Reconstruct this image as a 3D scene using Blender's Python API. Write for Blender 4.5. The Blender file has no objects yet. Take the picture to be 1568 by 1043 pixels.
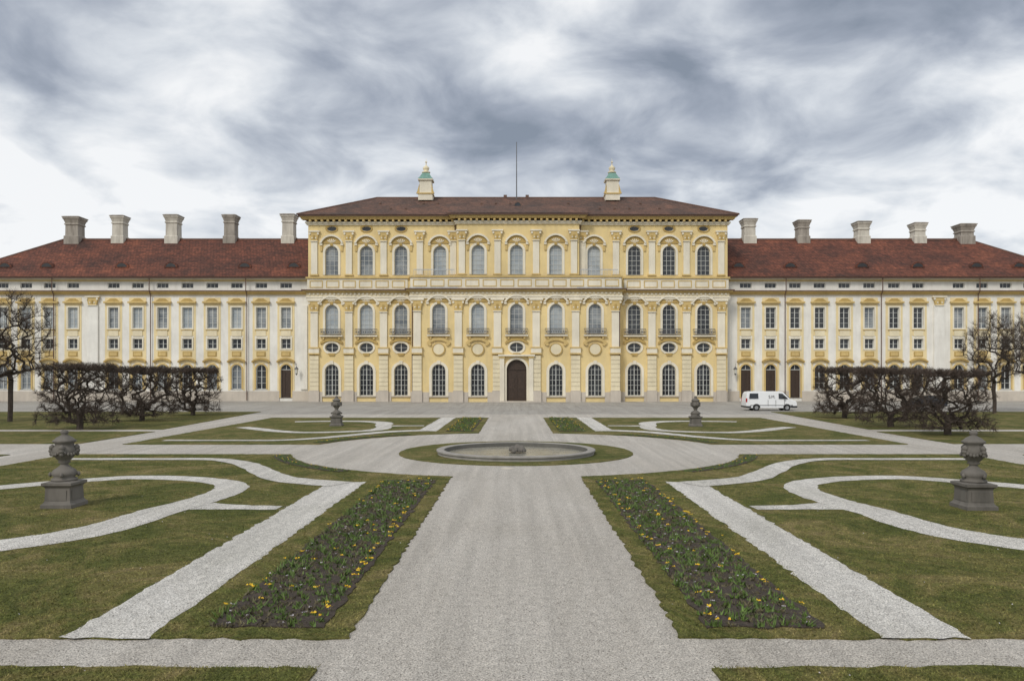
import bpy, math, random
import numpy as np
from mathutils import Vector, Matrix
random.seed(7); rng=np.random.default_rng(7)
scene=bpy.context.scene
COL=scene.collection
EYE=3.8; FP=1195.0

# ------------------------------------------------------------------ materials
def newmat(name):
    m=bpy.data.materials.new(name); m.use_nodes=True
    nt=m.node_tree; b=nt.nodes['Principled BSDF']; return m,nt,b
def N(nt,t,**kw):
    n=nt.nodes.new(t)
    for k,v in kw.items(): setattr(n,k,v)
    return n
def coords(nt,scale=(1,1,1)):
    g=N(nt,'ShaderNodeNewGeometry'); mp=N(nt,'ShaderNodeMapping'); mp.inputs['Scale'].default_value=scale
    nt.links.new(g.outputs['Position'],mp.inputs['Vector']); return mp.outputs['Vector']
def noise(nt,vec,scale,detail=4,rough=.55,dist=0):
    n=N(nt,'ShaderNodeTexNoise'); n.inputs['Scale'].default_value=scale; n.inputs['Detail'].default_value=detail
    n.inputs['Roughness'].default_value=rough; n.inputs['Distortion'].default_value=dist
    nt.links.new(vec,n.inputs['Vector']); return n.outputs['Fac']
def ramp(nt,fac,stops):
    r=N(nt,'ShaderNodeValToRGB'); e=r.color_ramp.elements
    while len(e)<len(stops): e.new(.5)
    for i,(p,c) in enumerate(stops):
        e[i].position=p; e[i].color=(c[0],c[1],c[2],1) if not isinstance(c,(int,float)) else (c,c,c,1)
    nt.links.new(fac,r.inputs['Fac']); return r.outputs['Color']
def mix(nt,fac,a,b,mode='MIX'):
    m=N(nt,'ShaderNodeMix',data_type='RGBA',blend_type=mode)
    for s,v in ((m.inputs[0],fac),(m.inputs[6],a),(m.inputs[7],b)):
        if hasattr(v,'links'): nt.links.new(v,s)
        elif isinstance(v,(int,float)): s.default_value=v
        else: s.default_value=(v[0],v[1],v[2],1)
    return m.outputs[2]
def bump(nt,b,h,strength=.4,dist=.02):
    n=N(nt,'ShaderNodeBump'); n.inputs['Strength'].default_value=strength; n.inputs['Distance'].default_value=dist
    nt.links.new(h,n.inputs['Height']); nt.links.new(n.outputs['Normal'],b.inputs['Normal'])

def plaster(name,col,dirty=.25,stain=(.36,.31,.23)):
    m,nt,b=newmat(name)
    v1=coords(nt,(1.2,1.2,.22)); v2=coords(nt)
    st=ramp(nt,noise(nt,v1,1.3,5,.65),[(.42,0.0),(.75,1.0)])
    fi=ramp(nt,noise(nt,v2,.35,4,.6),[(.3,.84),(.7,1.04)])
    c=mix(nt,1.0,col,fi,'MULTIPLY')
    mm=N(nt,'ShaderNodeMath',operation='MULTIPLY'); nt.links.new(st,mm.inputs[0]); mm.inputs[1].default_value=dirty
    c=mix(nt,mm.outputs[0],c,stain)
    nt.links.new(c,b.inputs['Base Color']); b.inputs['Roughness'].default_value=.9
    return m
M={}
M['yellow']=plaster('plaster_yellow',(.80,.63,.31),.22)
M['cream']=plaster('plaster_cream',(.80,.71,.50),.2)
M['white']=plaster('stucco_white',(.82,.76,.62),.22)
M['wingyellow']=plaster('plaster_wing_yellow',(.82,.68,.39),.2)
M['wingwhite']=plaster('plaster_wing_white',(.83,.81,.75),.22)
M['ochre']=plaster('stucco_ochre',(.50,.35,.12),.35,(.2,.14,.07))
M['ochre2']=plaster('stucco_ochre_light',(.65,.48,.20),.35,(.3,.22,.1))
M['plinth']=plaster('plinth_stone',(.58,.52,.44),.35,(.3,.27,.24))
M['chim']=plaster('chimney_plaster',(.40,.36,.31),.8,(.12,.10,.085))
M['chimw']=plaster('chimney_plaster_light',(.64,.60,.52),.6,(.22,.19,.16))
M['stone']=plaster('weathered_stone',(.17,.155,.135),.8,(.05,.047,.04))
M['rim']=plaster('basin_stone',(.34,.32,.29),.6,(.14,.13,.115))
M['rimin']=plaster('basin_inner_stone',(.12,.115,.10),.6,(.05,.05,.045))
def simple(name,col,rough=.6,metal=0,var=.25,scale=3):
    m,nt,b=newmat(name); v=coords(nt)
    f=ramp(nt,noise(nt,v,scale,3),[(.25,1-var),(.75,1+var)])
    c=mix(nt,1.0,col,f,'MULTIPLY'); nt.links.new(c,b.inputs['Base Color'])
    b.inputs['Roughness'].default_value=rough; b.inputs['Metallic'].default_value=metal; return m
M['brown']=simple('copper_brown',(.13,.072,.05),.6)
M['iron']=simple('wrought_iron',(.10,.10,.105),.5)
M['railblue']=simple('grey_railing',(.40,.43,.46),.6)
M['verd']=simple('green_copper',(.16,.30,.25),.7)
M['wood']=simple('door_wood',(.045,.027,.017),.5,0,.4,6)
M['frame']=simple('window_frame_paint',(.60,.61,.58),.5,0,.1)
M['bark']=simple('bark',(.060,.047,.037),.95,0,.4,4)
M['twig']=simple('twigs',(.072,.052,.040),.95,0,.35,1.5)
M['paint']=simple('van_paint_white',(.80,.81,.82),.28,0,.02)
M['paintdark']=simple('car_paint_dark',(.03,.035,.045),.25,0,.05)
M['tyre']=simple('tyre_rubber',(.02,.02,.02),.85)
M['hub']=simple('hub_metal',(.45,.46,.47),.4,.6)
M['black']=simple('black_trim',(.03,.03,.032),.5)
M['red']=simple('red_lamp',(.45,.02,.02),.3)
M['lampglass']=simple('lamp_glass',(.6,.6,.55),.2)
M['pebl']=simple('pebble_light',(.62,.59,.54),.9,0,.2,9)
M['pebd']=simple('pebble_dark',(.16,.145,.125),.9,0,.3,9)
def glass(name,c1,c2,spec=.6,rough=.12):
    m,nt,b=newmat(name); v=coords(nt,(.5,.5,.8))
    c=ramp(nt,noise(nt,v,.9,3,.5,.4),[(.35,c1),(.65,c2)]); nt.links.new(c,b.inputs['Base Color'])
    b.inputs['Roughness'].default_value=rough; b.inputs['Specular IOR Level'].default_value=spec
    bump(nt,b,noise(nt,coords(nt),1.6,3),.25,.03); return m
M['gdark']=glass('glass_dark',(.012,.014,.017),(.05,.055,.06))
M['gpale']=glass('glass_blinds_reflection',(.30,.34,.37),(.44,.47,.48),.5,.3)  # pale base colour: blinds in some panes, painted-in reflection in others
M['gmid']=glass('glass_curtained',(.12,.14,.16),(.32,.34,.35),.6,.2)
GL={'d':'gdark','p':'gpale','m':'gmid'}
def roofmat(name,c1,c2,c3):
    m,nt,b=newmat(name); g=N(nt,'ShaderNodeNewGeometry'); s=N(nt,'ShaderNodeSeparateXYZ'); nt.links.new(g.outputs['Position'],s.inputs[0])
    a=N(nt,'ShaderNodeMath',operation='ADD'); nt.links.new(s.outputs[0],a.inputs[0]); nt.links.new(s.outputs[1],a.inputs[1])
    cb=N(nt,'ShaderNodeCombineXYZ'); nt.links.new(a.outputs[0],cb.inputs[0]); nt.links.new(s.outputs[2],cb.inputs[1])
    br=N(nt,'ShaderNodeTexBrick'); br.inputs['Scale'].default_value=1; br.inputs['Brick Width'].default_value=.45; br.inputs['Row Height'].default_value=.28
    br.inputs['Mortar Size'].default_value=.03; br.inputs['Color1'].default_value=(.75,.75,.75,1); br.inputs['Color2'].default_value=(1.25,1.2,1.15,1); br.inputs['Mortar'].default_value=(.45,.42,.42,1)
    nt.links.new(cb.outputs[0],br.inputs['Vector'])
    v=coords(nt,(.5,.5,.9)); c=ramp(nt,noise(nt,v,.45,7,.74),[(.33,c1),(.5,c2),(.66,c3)])
    v3=coords(nt,(1,1,.3)); p=ramp(nt,noise(nt,v3,2.5,4,.7),[(.35,.65),(.65,1.3)])
    c=mix(nt,1,c,br.outputs['Color'],'MULTIPLY'); c=mix(nt,1,c,p,'MULTIPLY')
    nt.links.new(c,b.inputs['Base Color']); b.inputs['Roughness'].default_value=.85
    bump(nt,b,br.outputs['Color'],.4,.03)
    return m
M['roofw']=roofmat('roof_tiles_wing',(.058,.028,.021),(.135,.047,.029),(.215,.073,.040))
M['roofc']=roofmat('roof_tiles_centre',(.062,.041,.033),(.120,.063,.043),(.19,.092,.058))
def gravelmat(name,ca,cb,cc):
    m,nt,b=newmat(name); v=coords(nt)
    big=ramp(nt,noise(nt,coords(nt,(1,.35,1)),.35,5,.65,.5),[(.3,ca),(.55,cb),(.8,cc)])
    sp=ramp(nt,noise(nt,v,34,2,.85),[(.30,.34),(.5,1.0),(.70,1.70)])
    sp2=ramp(nt,noise(nt,v,6,6,.85),[(.3,.68),(.5,1.0),(.7,1.26)])
    tr=ramp(nt,noise(nt,coords(nt,(2.2,.06,1)),1.2,3,.5),[(.35,.90),(.65,1.08)])
    c=mix(nt,1,big,sp,'MULTIPLY'); c=mix(nt,1,c,sp2,'MULTIPLY'); c=mix(nt,1,c,tr,'MULTIPLY')
    nt.links.new(c,b.inputs['Base Color']); b.inputs['Roughness'].default_value=.95
    bump(nt,b,noise(nt,v,34,2,.85),1.0,.03); return m
M['gravel']=gravelmat('gravel',(.41,.375,.325),(.48,.445,.395),(.54,.51,.46))
M['gravel2']=gravelmat('gravel_light',(.48,.46,.41),(.58,.555,.51),(.65,.63,.59))
M['road']=gravelmat('forecourt_gravel',(.30,.28,.25),(.36,.34,.305),(.42,.395,.36))
def grassmat(name,k=1.0):
    m,nt,b=newmat(name); v=coords(nt)
    c=ramp(nt,noise(nt,v,.42,7,.8,.9),[(.33,(.064*k,.076*k,.020*k)),(.45,(.092*k,.098*k,.028*k)),(.54,(.140*k,.126*k,.044*k)),(.64,(.205*k,.165*k,.075*k))])
    f=ramp(nt,noise(nt,v,24,3,.85),[(.28,.4),(.5,1.0),(.75,1.7)])
    f2=ramp(nt,noise(nt,v,3.0,6,.85),[(.3,.58),(.7,1.42)])
    c=mix(nt,1,c,f,'MULTIPLY'); c=mix(nt,1,c,f2,'MULTIPLY')
    nt.links.new(c,b.inputs['Base Color']); b.inputs['Roughness'].default_value=1; b.inputs['Specular IOR Level'].default_value=.15
    bump(nt,b,noise(nt,v,25,3,.8),.8,.04); return m
M['grass']=grassmat('grass',1.0); M['blade']=grassmat('grass_blades',1.7)
m,nt,b=newmat('bed_soil'); v=coords(nt)
c=ramp(nt,noise(nt,v,14,5,.75),[(.3,(.032,.025,.019)),(.55,(.072,.054,.040)),(.75,(.14,.11,.085))]); nt.links.new(c,b.inputs['Base Color']); b.inputs['Roughness'].default_value=1
bump(nt,b,noise(nt,v,16,4,.8),1,.06); M['soil']=m
M['leaf']=simple('bed_leaves',(.095,.150,.030),.7,0,.6,7)
M['leaf2']=simple('bed_leaves_dull',(.12,.105,.055),.8,0,.6,7)
M['yel']=simple('yellow_petals',(.85,.55,.03),.6,0,.1)
M['whi']=simple('pale_petals',(.60,.56,.60),.6,0,.1)
m,nt,b=newmat('basin_water'); b.inputs['Roughness'].default_value=.25
c=ramp(nt,noise(nt,coords(nt),1.2,6,.7),[(.35,(.18,.17,.135)),(.65,(.30,.285,.235))]); nt.links.new(c,b.inputs['Base Color'])
bump(nt,b,noise(nt,coords(nt),3,4),.15,.02); M['water']=m

# ------------------------------------------------------------------ mesh builder
class MB:
    def __init__(s): s.v=[]; s.f=[]
    def add(s,vs,fs):
        o=len(s.v); s.v.extend(vs); s.f.extend([tuple(i+o for i in f) for f in fs])
    def box(s,x0,x1,y0,y1,z0,z1):
        s.add([(x0,y0,z0),(x1,y0,z0),(x1,y1,z0),(x0,y1,z0),(x0,y0,z1),(x1,y0,z1),(x1,y1,z1),(x0,y1,z1)],
              [(0,3,2,1),(4,5,6,7),(0,1,5,4),(1,2,6,5),(2,3,7,6),(3,0,4,7)])
    def prism(s,poly,y0,y1):
        n=len(poly); vs=[(x,y0,z) for x,z in poly]+[(x,y1,z) for x,z in poly]
        fs=[tuple(range(n)),tuple(range(2*n-1,n-1,-1))]+[(i,i+n,(i+1)%n+n,(i+1)%n) for i in range(n)]
        s.add(vs,fs)
    def ring(s,a,b,y0,y1):
        n=len(a); vs=[(x,y0,z) for x,z in a]+[(x,y0,z) for x,z in b]+[(x,y1,z) for x,z in a]+[(x,y1,z) for x,z in b]
        fs=[]
        for i in range(n):
            j=(i+1)%n
            fs+= [(i,j,n+j,n+i),(n+i,n+j,3*n+j,3*n+i),(i,2*n+i,2*n+j,j)]
        s.add(vs,fs)
    def lathe(s,prof,cx,cy,seg=20,z0=0,rot=0,sq=1.0):
        vs=[];fs=[]
        for r,z in prof:
            for k in range(seg):
                a=2*math.pi*k/seg+rot; vs.append((cx+r*math.cos(a)*sq,cy+r*math.sin(a)*sq,z0+z))
        for i in range(len(prof)-1):
            for k in range(seg):
                j=(k+1)%seg; fs.append((i*seg+k,i*seg+j,(i+1)*seg+j,(i+1)*seg+k))
        fs.append(tuple(range(seg))[::-1]); fs.append(tuple((len(prof)-1)*seg+k for k in range(seg)))
        s.add(vs,fs)
    def tube(s,p,q,r0,r1,seg=5):
        p=Vector(p);q=Vector(q);d=q-p
        if d.length<1e-6: return
        d.normalize(); u=d.orthogonal().normalized(); w=d.cross(u)
        vs=[];
        for c,r in ((p,r0),(q,r1)):
            for k in range(seg):
                a=2*math.pi*k/seg; vs.append(tuple(c+u*math.cos(a)*r+w*math.sin(a)*r))
        s.add(vs,[(k,(k+1)%seg,seg+(k+1)%seg,seg+k) for k in range(seg)]+[tuple(range(seg))[::-1],tuple(range(seg,2*seg))])
    def obj(s,name,mat,parent=None,smooth=False,loc=None):
        me=bpy.data.meshes.new(name); me.from_pydata(s.v,[],s.f); me.materials.append(mat); me.update()
        if smooth: me.polygons.foreach_set('use_smooth',[True]*len(me.polygons))
        o=bpy.data.objects.new(name,me); COL.objects.link(o)
        if parent: o.parent=parent
        if loc: o.location=loc
        return o
def empty(name,loc=(0,0,0)):
    e=bpy.data.objects.new(name,None); COL.objects.link(e); e.location=loc; e.empty_display_size=.5; return e

def outline(h,grow=0.0,n=12):
    xa,xb,za,zb,k=h; xa-=grow;xb+=grow;zb+=grow
    if k=='o':
        za-=grow; cx=(xa+xb)/2; cz=(za+zb)/2
        return [(cx+(xb-xa)/2*math.cos(2*math.pi*i/(2*n)),cz+(zb-za)/2*math.sin(2*math.pi*i/(2*n))) for i in range(2*n)]
    if k=='r': return [(xa,za),(xb,za),(xb,zb),(xa,zb)]
    r=(xb-xa)/2; cx=(xa+xb)/2; sp=zb-r
    return [(xa,za),(xb,za)]+[(cx+r*math.cos(math.pi*i/n),sp+r*math.sin(math.pi*i/n)) for i in range(n+1)]

class Facade:
    def __init__(s): s.p={}
    def __getitem__(s,k):
        if k not in s.p: s.p[k]=MB()
        return s.p[k]
    def wall(s,x0,x1,z0,z1,y,holes,wm,depth=.35,bars=True):
        W=s[wm]; xs=sorted(set([x0,x1]+[h[0][0] for h in holes]+[h[0][1] for h in holes])); zs=sorted(set([z0,z1]+[h[0][2] for h in holes]+[h[0][3] for h in holes]))
        xs=[x for x in xs if x0<=x<=x1]
        for i in range(len(xs)-1):
            cx=(xs[i]+xs[i+1])/2
            start=None
            for j in range(len(zs)-1):
                cz=(zs[j]+zs[j+1])/2
                inside=any(h[0][0]<cx<h[0][1] and h[0][2]<cz<h[0][3] for h in holes)
                if not inside and start is None: start=zs[j]
                if (inside or j==len(zs)-2) and start is not None:
                    e=zs[j] if inside else zs[j+1]
                    W.add([(xs[i],y,start),(xs[i+1],y,start),(xs[i+1],y,e),(xs[i],y,e)],[(0,1,2,3)]); start=None
        for h,gk,nx,nz in holes:
            o=outline(h); n=len(o); xa,xb,za,zb,k=h
            W.add([(x,y,z) for x,z in o]+[(x,y+depth,z) for x,z in o],[(i,(i+1)%n,n+(i+1)%n,n+i) for i in range(n)])
            if k in 'ao':
                corners=[(xa,zb),(xb,zb)]+([(xa,za),(xb,za)] if k=='o' else [])
                cx=(xa+xb)/2; cz=(za+zb)/2
                for c in corners:
                    if k=='a': pts=[p for p in o[2:] if (p[0]-cx)*(c[0]-cx)>=-1e-6]
                    else: 
                        pts=[p for p in o if (p[0]-cx)*(c[0]-cx)>=-1e-6 and (p[1]-cz)*(c[1]-cz)>=-1e-6]
                        pts.sort(key=lambda p:p[0])
                    for a,b2 in zip(pts[:-1],pts[1:]): W.add([(c[0],y,c[1]),(a[0],y,a[1]),(b2[0],y,b2[1])],[(0,1,2)])
            if gk in GL:
                s['G'+gk].add([(x,y+depth-.01,z) for x,z in o],[tuple(range(n))])
                F=s['frame']; fw=.075; yf=y+depth-.09
                inn=outline((xa+fw,xb-fw,za+fw,zb-fw,k)); F.ring(inn,o,yf,y+depth-.012)
                r=(xb-xa)/2 if k=='a' else 0
                for i in range(1,nx+1):
                    x=xa+(xb-xa)*i/(nx+1); wv=.045 if (nx%2 and i==(nx+1)//2) else .022
                    if k=='a': ztop=zb-r+math.sqrt(max(r*r-(x-(xa+xb)/2)**2,0))-.03
                    elif k=='o': ztop=zb-.08
                    else: ztop=zb-.03
                    F.box(x-wv,x+wv,yf+.01,y+depth-.014,za+fw,ztop)
                for j in range(1,nz+1):
                    z=za+(zb-za)*j/(nz+1)
                    if k=='a' and z>zb-r*.3: continue
                    xx=xb-xa
                    hw=xx/2-.03 if not(k=='a' and z>zb-r) else math.sqrt(max(r*r-(z-zb+r)**2,0))-.03
                    if k=='o': hw=xx/2-.08
                    F.box((xa+xb)/2-hw,(xa+xb)/2+hw,yf+.02,y+depth-.016,z-.02,z+.02)
    def finish(s,parent,names):
        for k,mb in s.p.items():
            mat=M[GL[k[1:]]] if k[0]=='G' and k[1:] in GL else M[k]
            nm=names.get(k,k); mb.obj(nm,mat,parent)

def arch_pts(cx,zb,w,h,n=10):
    R=(w*w/4+h*h)/(2*h); a=math.asin(min(1,w/2/R)); cz=zb+h-R
    return [(cx+R*math.sin(-a+2*a*i/n),cz+R*math.cos(-a+2*a*i/n)) for i in range(n+1)]
def pediment(F,cx,z,w,h,y,dark='ochre',light='white'):
    outer=arch_pts(cx,z,w,h); inner=arch_pts(cx,z,w-.5,h-.24)
    for i in range(len(outer)-1):
        F[light].prism([outer[i],inner[i],inner[i+1],outer[i+1]][::-1],y-.36,y-.002)
    F[dark].prism((inner+[(cx+w/2-.25,z-.02),(cx-w/2+.25,z-.02)])[::-1],y-.12,y-.003)
    for sx in (-1,1): F[light].box(cx+sx*(w/2-.18)-.18,cx+sx*(w/2-.18)+.18,y-.26,y-.004,z-.3,z-.003)
    for k in range(-2,3):
        a=k*.42; F[light].prism([(cx+math.sin(a-.07)*.12,z+.02),(cx+math.sin(a+.07)*.12,z+.02),(cx+math.sin(a+.12)*h*.62,z+math.cos(a+.12)*h*.5),(cx+math.sin(a-.12)*h*.62,z+math.cos(a-.12)*h*.5)],y-.17,y-.121)
def capital(F,cx,z0,z1,w,y,pd):
    h=z1-z0
    F['ochre2'].prism([(cx-w*.5,z0),(cx+w*.5,z0),(cx+w*.62,z0+h*.5),(cx+w*.85,z0+h*.86),(cx-w*.85,z0+h*.86),(cx-w*.62,z0+h*.5)],y-pd-.10,y-.004)
    F['white'].box(cx-w*.92,cx+w*.92,y-pd-.2,y-.005,z0+h*.86,z1)
    F['white'].box(cx-w*.58,cx+w*.58,y-pd-.14,y-.006,z0-.06,z0+.05)
    for sx in (-1,1):
        F['white'].tube((cx+sx*w*.66,y-pd-.2,z0+h*.70),(cx+sx*w*.66,y-pd,z0+h*.70),.15,.15,8)
        F['white'].tube((cx+sx*w*.28,y-pd-.15,z0+h*.30),(cx+sx*w*.28,y-pd,z0+h*.30),.11,.11,6)
    F['ochre'].prism([(cx-.1,z0+h*.2),(cx+.1,z0+h*.2),(cx+.14,z0+h*.55),(cx-.14,z0+h*.55)],y-pd-.17,y-pd-.1)
def cornice(F,x0,x1,y,z,steps,mk,yb=None):
    for h,p in steps:
        F[mk].box(x0-p,x1+p,y-p,(yb if yb else y+.3),z,z+h-.002); z+=h
def balconette(F,cx,w,z0,z1,y,mk='iron'):
    B=F[mk]; d=.45
    B.box(cx-w/2,cx+w/2,y-d,y-d+.05,z1-.06,z1); B.box(cx-w/2,cx+w/2,y-d,y-d+.05,z0,z0+.05)
    for sx in (-1,1): B.box(cx+sx*w/2-.025,cx+sx*w/2+.025,y-d+.051,y-.002,z1-.05,z1-.01)
    n=int(w/.15)
    for i in range(n+1):
        x=cx-w/2+w*i/n; B.box(x-.02,x+.02,y-d+.01,y-d+.04,z0+.051,z1-.061)
    for i in range(n//2):
        x=cx-w/2+w*(i+.5)/(n//2); B.tube((x,y-d+.005,(z0+z1)/2),(x,y-d+.045,(z0+z1)/2),.1,.1,6)
    F['white'].box(cx-w/2-.08,cx+w/2+.08,y-d-.06,y-.003,z0-.16,z0-.002)
    for sx in (-1,1): F['ochre2'].prism([(cx+sx*w*.36-.1,z0-.55),(cx+sx*w*.36+.1,z0-.55),(cx+sx*w*.36+.14,z0-.165),(cx+sx*w*.36-.14,z0-.165)],y-.35,y-.003)

# ------------------------------------------------------------------ palace
YC=108.0; S=YC/FP
def X(u): return (u-790)*S
def Z(v): return EYE+(573-v)*S
palace=empty('baroque_palace',(0,0,0))
F=Facade()
YM=106.5
YU=107.1
colsL=[508,561,614]; colsM=[673.5,732.5,791,850.5,909.5]; colsR=[971.5,1024.5,1077.5]
def hole(c,w,vb,vt,k): return (X(c)-w*S/2,X(c)+w*S/2,Z(vb),Z(vt),k)
ground_z0=Z(615)-.2
def block_lower(cols,xa,xb,y,mid=False):
    holes=[]
    for c in cols:
        door=mid and abs(c-791)<2
        if door: holes.append((hole(c,30,613.5,551,'a'),'door',0,0))
        else: holes.append((hole(c,21,606,558,'a'),'d',3,5))
        if not mid or door: holes.append((hole(c,21,540,525,'o'),'d',1,1))
        g='p' if c<960 else 'd'
        if c in(673.5,909.5,614): g='m'
        if door: g='m'
        holes.append((hole(c,20,512,467,'a'),g,2,5))
    F.wall(X(xa),X(xb),ground_z0,Z(446),y,holes,'yellow')
    for h,g,_,_ in holes:
        cx=(h[0]+h[1])/2; cu=cx/S+790
        if h[4]=='a' and h[2]>Z(520):
            F['white'].ring(outline(h),outline(h,.30),y-.10,y-.001)
            pediment(F,cx,Z(464),38*S,11.5*S,y)
            F['ochre'].box(cx-.22,cx+.22,y-.2,y-.1,h[3]+.02,h[3]+.42)
            balconette(F,cx,33*S,Z(514),Z(504),y)
        elif h[4]=='o':
            F['white'].ring(outline(h),outline(h,.25),y-.10,y-.001)
            o=arch_pts(cx,Z(524),34*S,6*S); i2=arch_pts(cx,Z(527.5),34*S,5*S)
            for a in range(10): F['ochre'].prism([o[a],i2[a],i2[a+1],o[a+1]][::-1],y-.22,y-.003)
            F['ochre'].prism([(cx-.5,Z(541)),(cx-.35,Z(545)),(cx+.35,Z(545)),(cx+.5,Z(541))],y-.15,y-.003)
        elif g=='door':
            o=outline(h); n=len(o)
            F['wood'].add([(x,y+.34,z) for x,z in o],[tuple(range(n))])
            F['wood'].box(cx-.06,cx+.06,y+.26,y+.335,h[2],h[3]-1.4)
            F['wood'].box(h[0]+.02,h[1]-.02,y+.24,y+.333,h[3]-1.42,h[3]-1.25)
            for sx in(-1,1):
                for zz,hh in((.35,1.0),(1.6,1.7)): F['wood'].box(cx+sx*.68-.4,cx+sx*.68+.4,y+.29,y+.332,h[2]+zz,h[2]+zz+hh)
            F['white'].ring(outline(h),outline(h,.32),y-.16,y-.001)
            for sx in(-1,1):
                F['white'].box(cx+sx*1.98-.3,cx+sx*1.98+.3,y-.42,y-.003,ground_z0+.02,Z(549)); F['ochre2'].box(cx+sx*1.98-.38,cx+sx*1.98+.38,y-.5,y-.004,Z(549)+.002,Z(546))
            F['white'].box(cx-2.5,cx+2.5,y-.6,y-.005,Z(546)+.003,Z(543.5))
            F['plinth'].box(cx-2.2,cx+2.2,y-1.1,y-.43,ground_z0+.02,.16)
        else:
            F['white'].ring(outline(h),outline(h,.36),y-.09,y-.001)
            F['white'].box(cx-.24,cx+.24,y-.2,y-.09,h[3]+.0,h[3]+.5)
            F['plinth'].box(h[0]-.4,h[1]+.4,y-.22,y-.003,h[2]-.16,h[2]-.003)
        if mid and h[4]=='a' and h[2]>Z(520) and abs(cu-791)>2:
            o=arch_pts(cx,Z(525),36*S,8*S); i2=arch_pts(cx,Z(529),33*S,7*S)
            for a in range(10): F['ochre2'].prism([o[a],i2[a],i2[a+1],o[a+1]][::-1],y-.26,y-.003)
            F['cream'].prism(outline((cx-.75,cx+.75,Z(543.5),Z(527),'o'),0,8),y-.16,y-.003)
            F['ochre'].ring(outline((cx-.75,cx+.75,Z(543.5),Z(527),'o'),0,8),outline((cx-.9,cx+.9,Z(545),Z(526),'o'),0,8),y-.2,y-.004)
            for sx in(-1,1): F['ochre2'].tube((cx+sx*1.2,y-.25,Z(528)),(cx+sx*1.2,y-.004,Z(528)),.22,.22,8)
    edges=[X(xa)]+[e for h,g,_,_ in holes if h[2]<Z(590) for e in(h[0]-.37,h[1]+.37)]+[X(xb)]
    for a,b2 in zip(edges[0::2],edges[1::2]): F['plinth'].box(a-.004,b2+.004,y-.14,y-.002,ground_z0,Z(600))
def pil_low(u,y,w=11):
    x=X(u); hw=w*S/2
    F['plinth'].box(x-hw-.2,x+hw+.2,y-.40,y-.145,ground_z0+.01,Z(598))
    z=Z(598)+.02
    while z<Z(546):
        F['cream'].box(x-hw-.12,x+hw+.12,y-.26,y-.003,z,z+.56); z+=.6
    F['ochre2'].box(x-hw-.28,x+hw+.28,y-.46,y-.004,Z(543),Z(541)); F['white'].box(x-hw-.2,x+hw+.2,y-.4,y-.005,Z(541)+.002,Z(534)); F['ochre2'].box(x-hw-.28,x+hw+.28,y-.46,y-.004,Z(534)+.002,Z(532))
    F['white'].box(x-hw,x+hw,y-.22,y-.006,Z(532)+.002,Z(478))
    capital(F,x,Z(478),Z(459),w*S,y,.22)
def pil_up(u,y,w=9.5):
    x=X(u); hw=w*S/2
    F['ochre2'].box(x-hw-.15,x+hw+.15,y-.3,y-.004,Z(423),Z(420.5))
    F['white'].box(x-hw,x+hw,y-.2,y-.006,Z(420.5)+.002,Z(370)); capital(F,x,Z(370),Z(354),w*S,y,.2)

block_lower(colsL,472,632,YC); block_lower(colsR,948,1114,YC); block_lower(colsM,632,948,YM,True)
for xx in (632,948):
    F['yellow'].add([(X(xx),YM,ground_z0),(X(xx),YC+.2,ground_z0),(X(xx),YC+.2,Z(446)),(X(xx),YM,Z(446))],[(0,1,2,3)])
for u in (481.5,534.5,587.5): pil_low(u,YC)
for u in (998,1051,1104): pil_low(u,YC)
for u in (641,703,762,820.5,880,940): pil_low(u,YM)
def entab(x0,x1,y,yb):
    cornice(F,x0,x1,y,Z(459)+.004,[(.22,.24),(.2,.32)],'white',yb)
    F['cream'].box(x0-.2,x1+.2,y-.2,yb,Z(454.3),Z(449)); 
    cornice(F,x0,x1,y,Z(449)+.002,[(.14,.38),(.16,.62)],'ochre2',yb)
    F['brown'].box(x0-.8,x1+.8,y-.8,yb,Z(445.6),Z(444.2))
    F['white'].box(x0-.12,x1+.12,y-.12,yb,Z(444.2)+.002,Z(427))
    F['ochre2'].box(x0-.3,x1+.3,y-.3,yb,Z(427)+.002,Z(424.5))
    n=max(1,round((x1-x0)/2.4)); 
    for i in range(n):
        a=x0+(x1-x0)*(i+.10)/n; b2=x0+(x1-x0)*(i+.90)/n
        zz=(Z(441),Z(430)); t=.12
        F['ochre2'].ring([(a+t,zz[0]+t),(b2-t,zz[0]+t),(b2-t,zz[1]-t),(a+t,zz[1]-t)],[(a,zz[0]),(b2,zz[0]),(b2,zz[1]),(a,zz[1])],y-.17,y-.119)
    nd=int((x1-x0)/.55)
    for i in range(nd):
        a=x0+(x1-x0)*(i+.25)/nd; F['white'].box(a,a+.24,y-.34,y-.198,Z(452),Z(449.2))
entab(X(472),X(632)-.81,YC,YC+.3); entab(X(948)+.81,X(1114),YC,YC+.3); entab(X(632),X(948),YM,YC+.31)
F['brown'].box(X(632),X(948),YM+.0,YC+.25,Z(424.5)+.004,Z(424.5)+.05)
for a,b2 in ((636,697),(887,944)):
    xa,xb=X(a),X(b2); n=int((xb-xa)/.2)
    F['railblue'].box(xa,xb,YM-.25,YM-.2,Z(416),Z(415)); 
    for i in range(n+1):
        x=xa+(xb-xa)*i/n; F['railblue'].box(x-.015,x+.015,YM-.24,YM-.21,Z(424.4),Z(416))
    F['railblue'].box(xa-.5,xb+.5,YM-.83,YM-.82,Z(444.0),Z(442.8))
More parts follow.
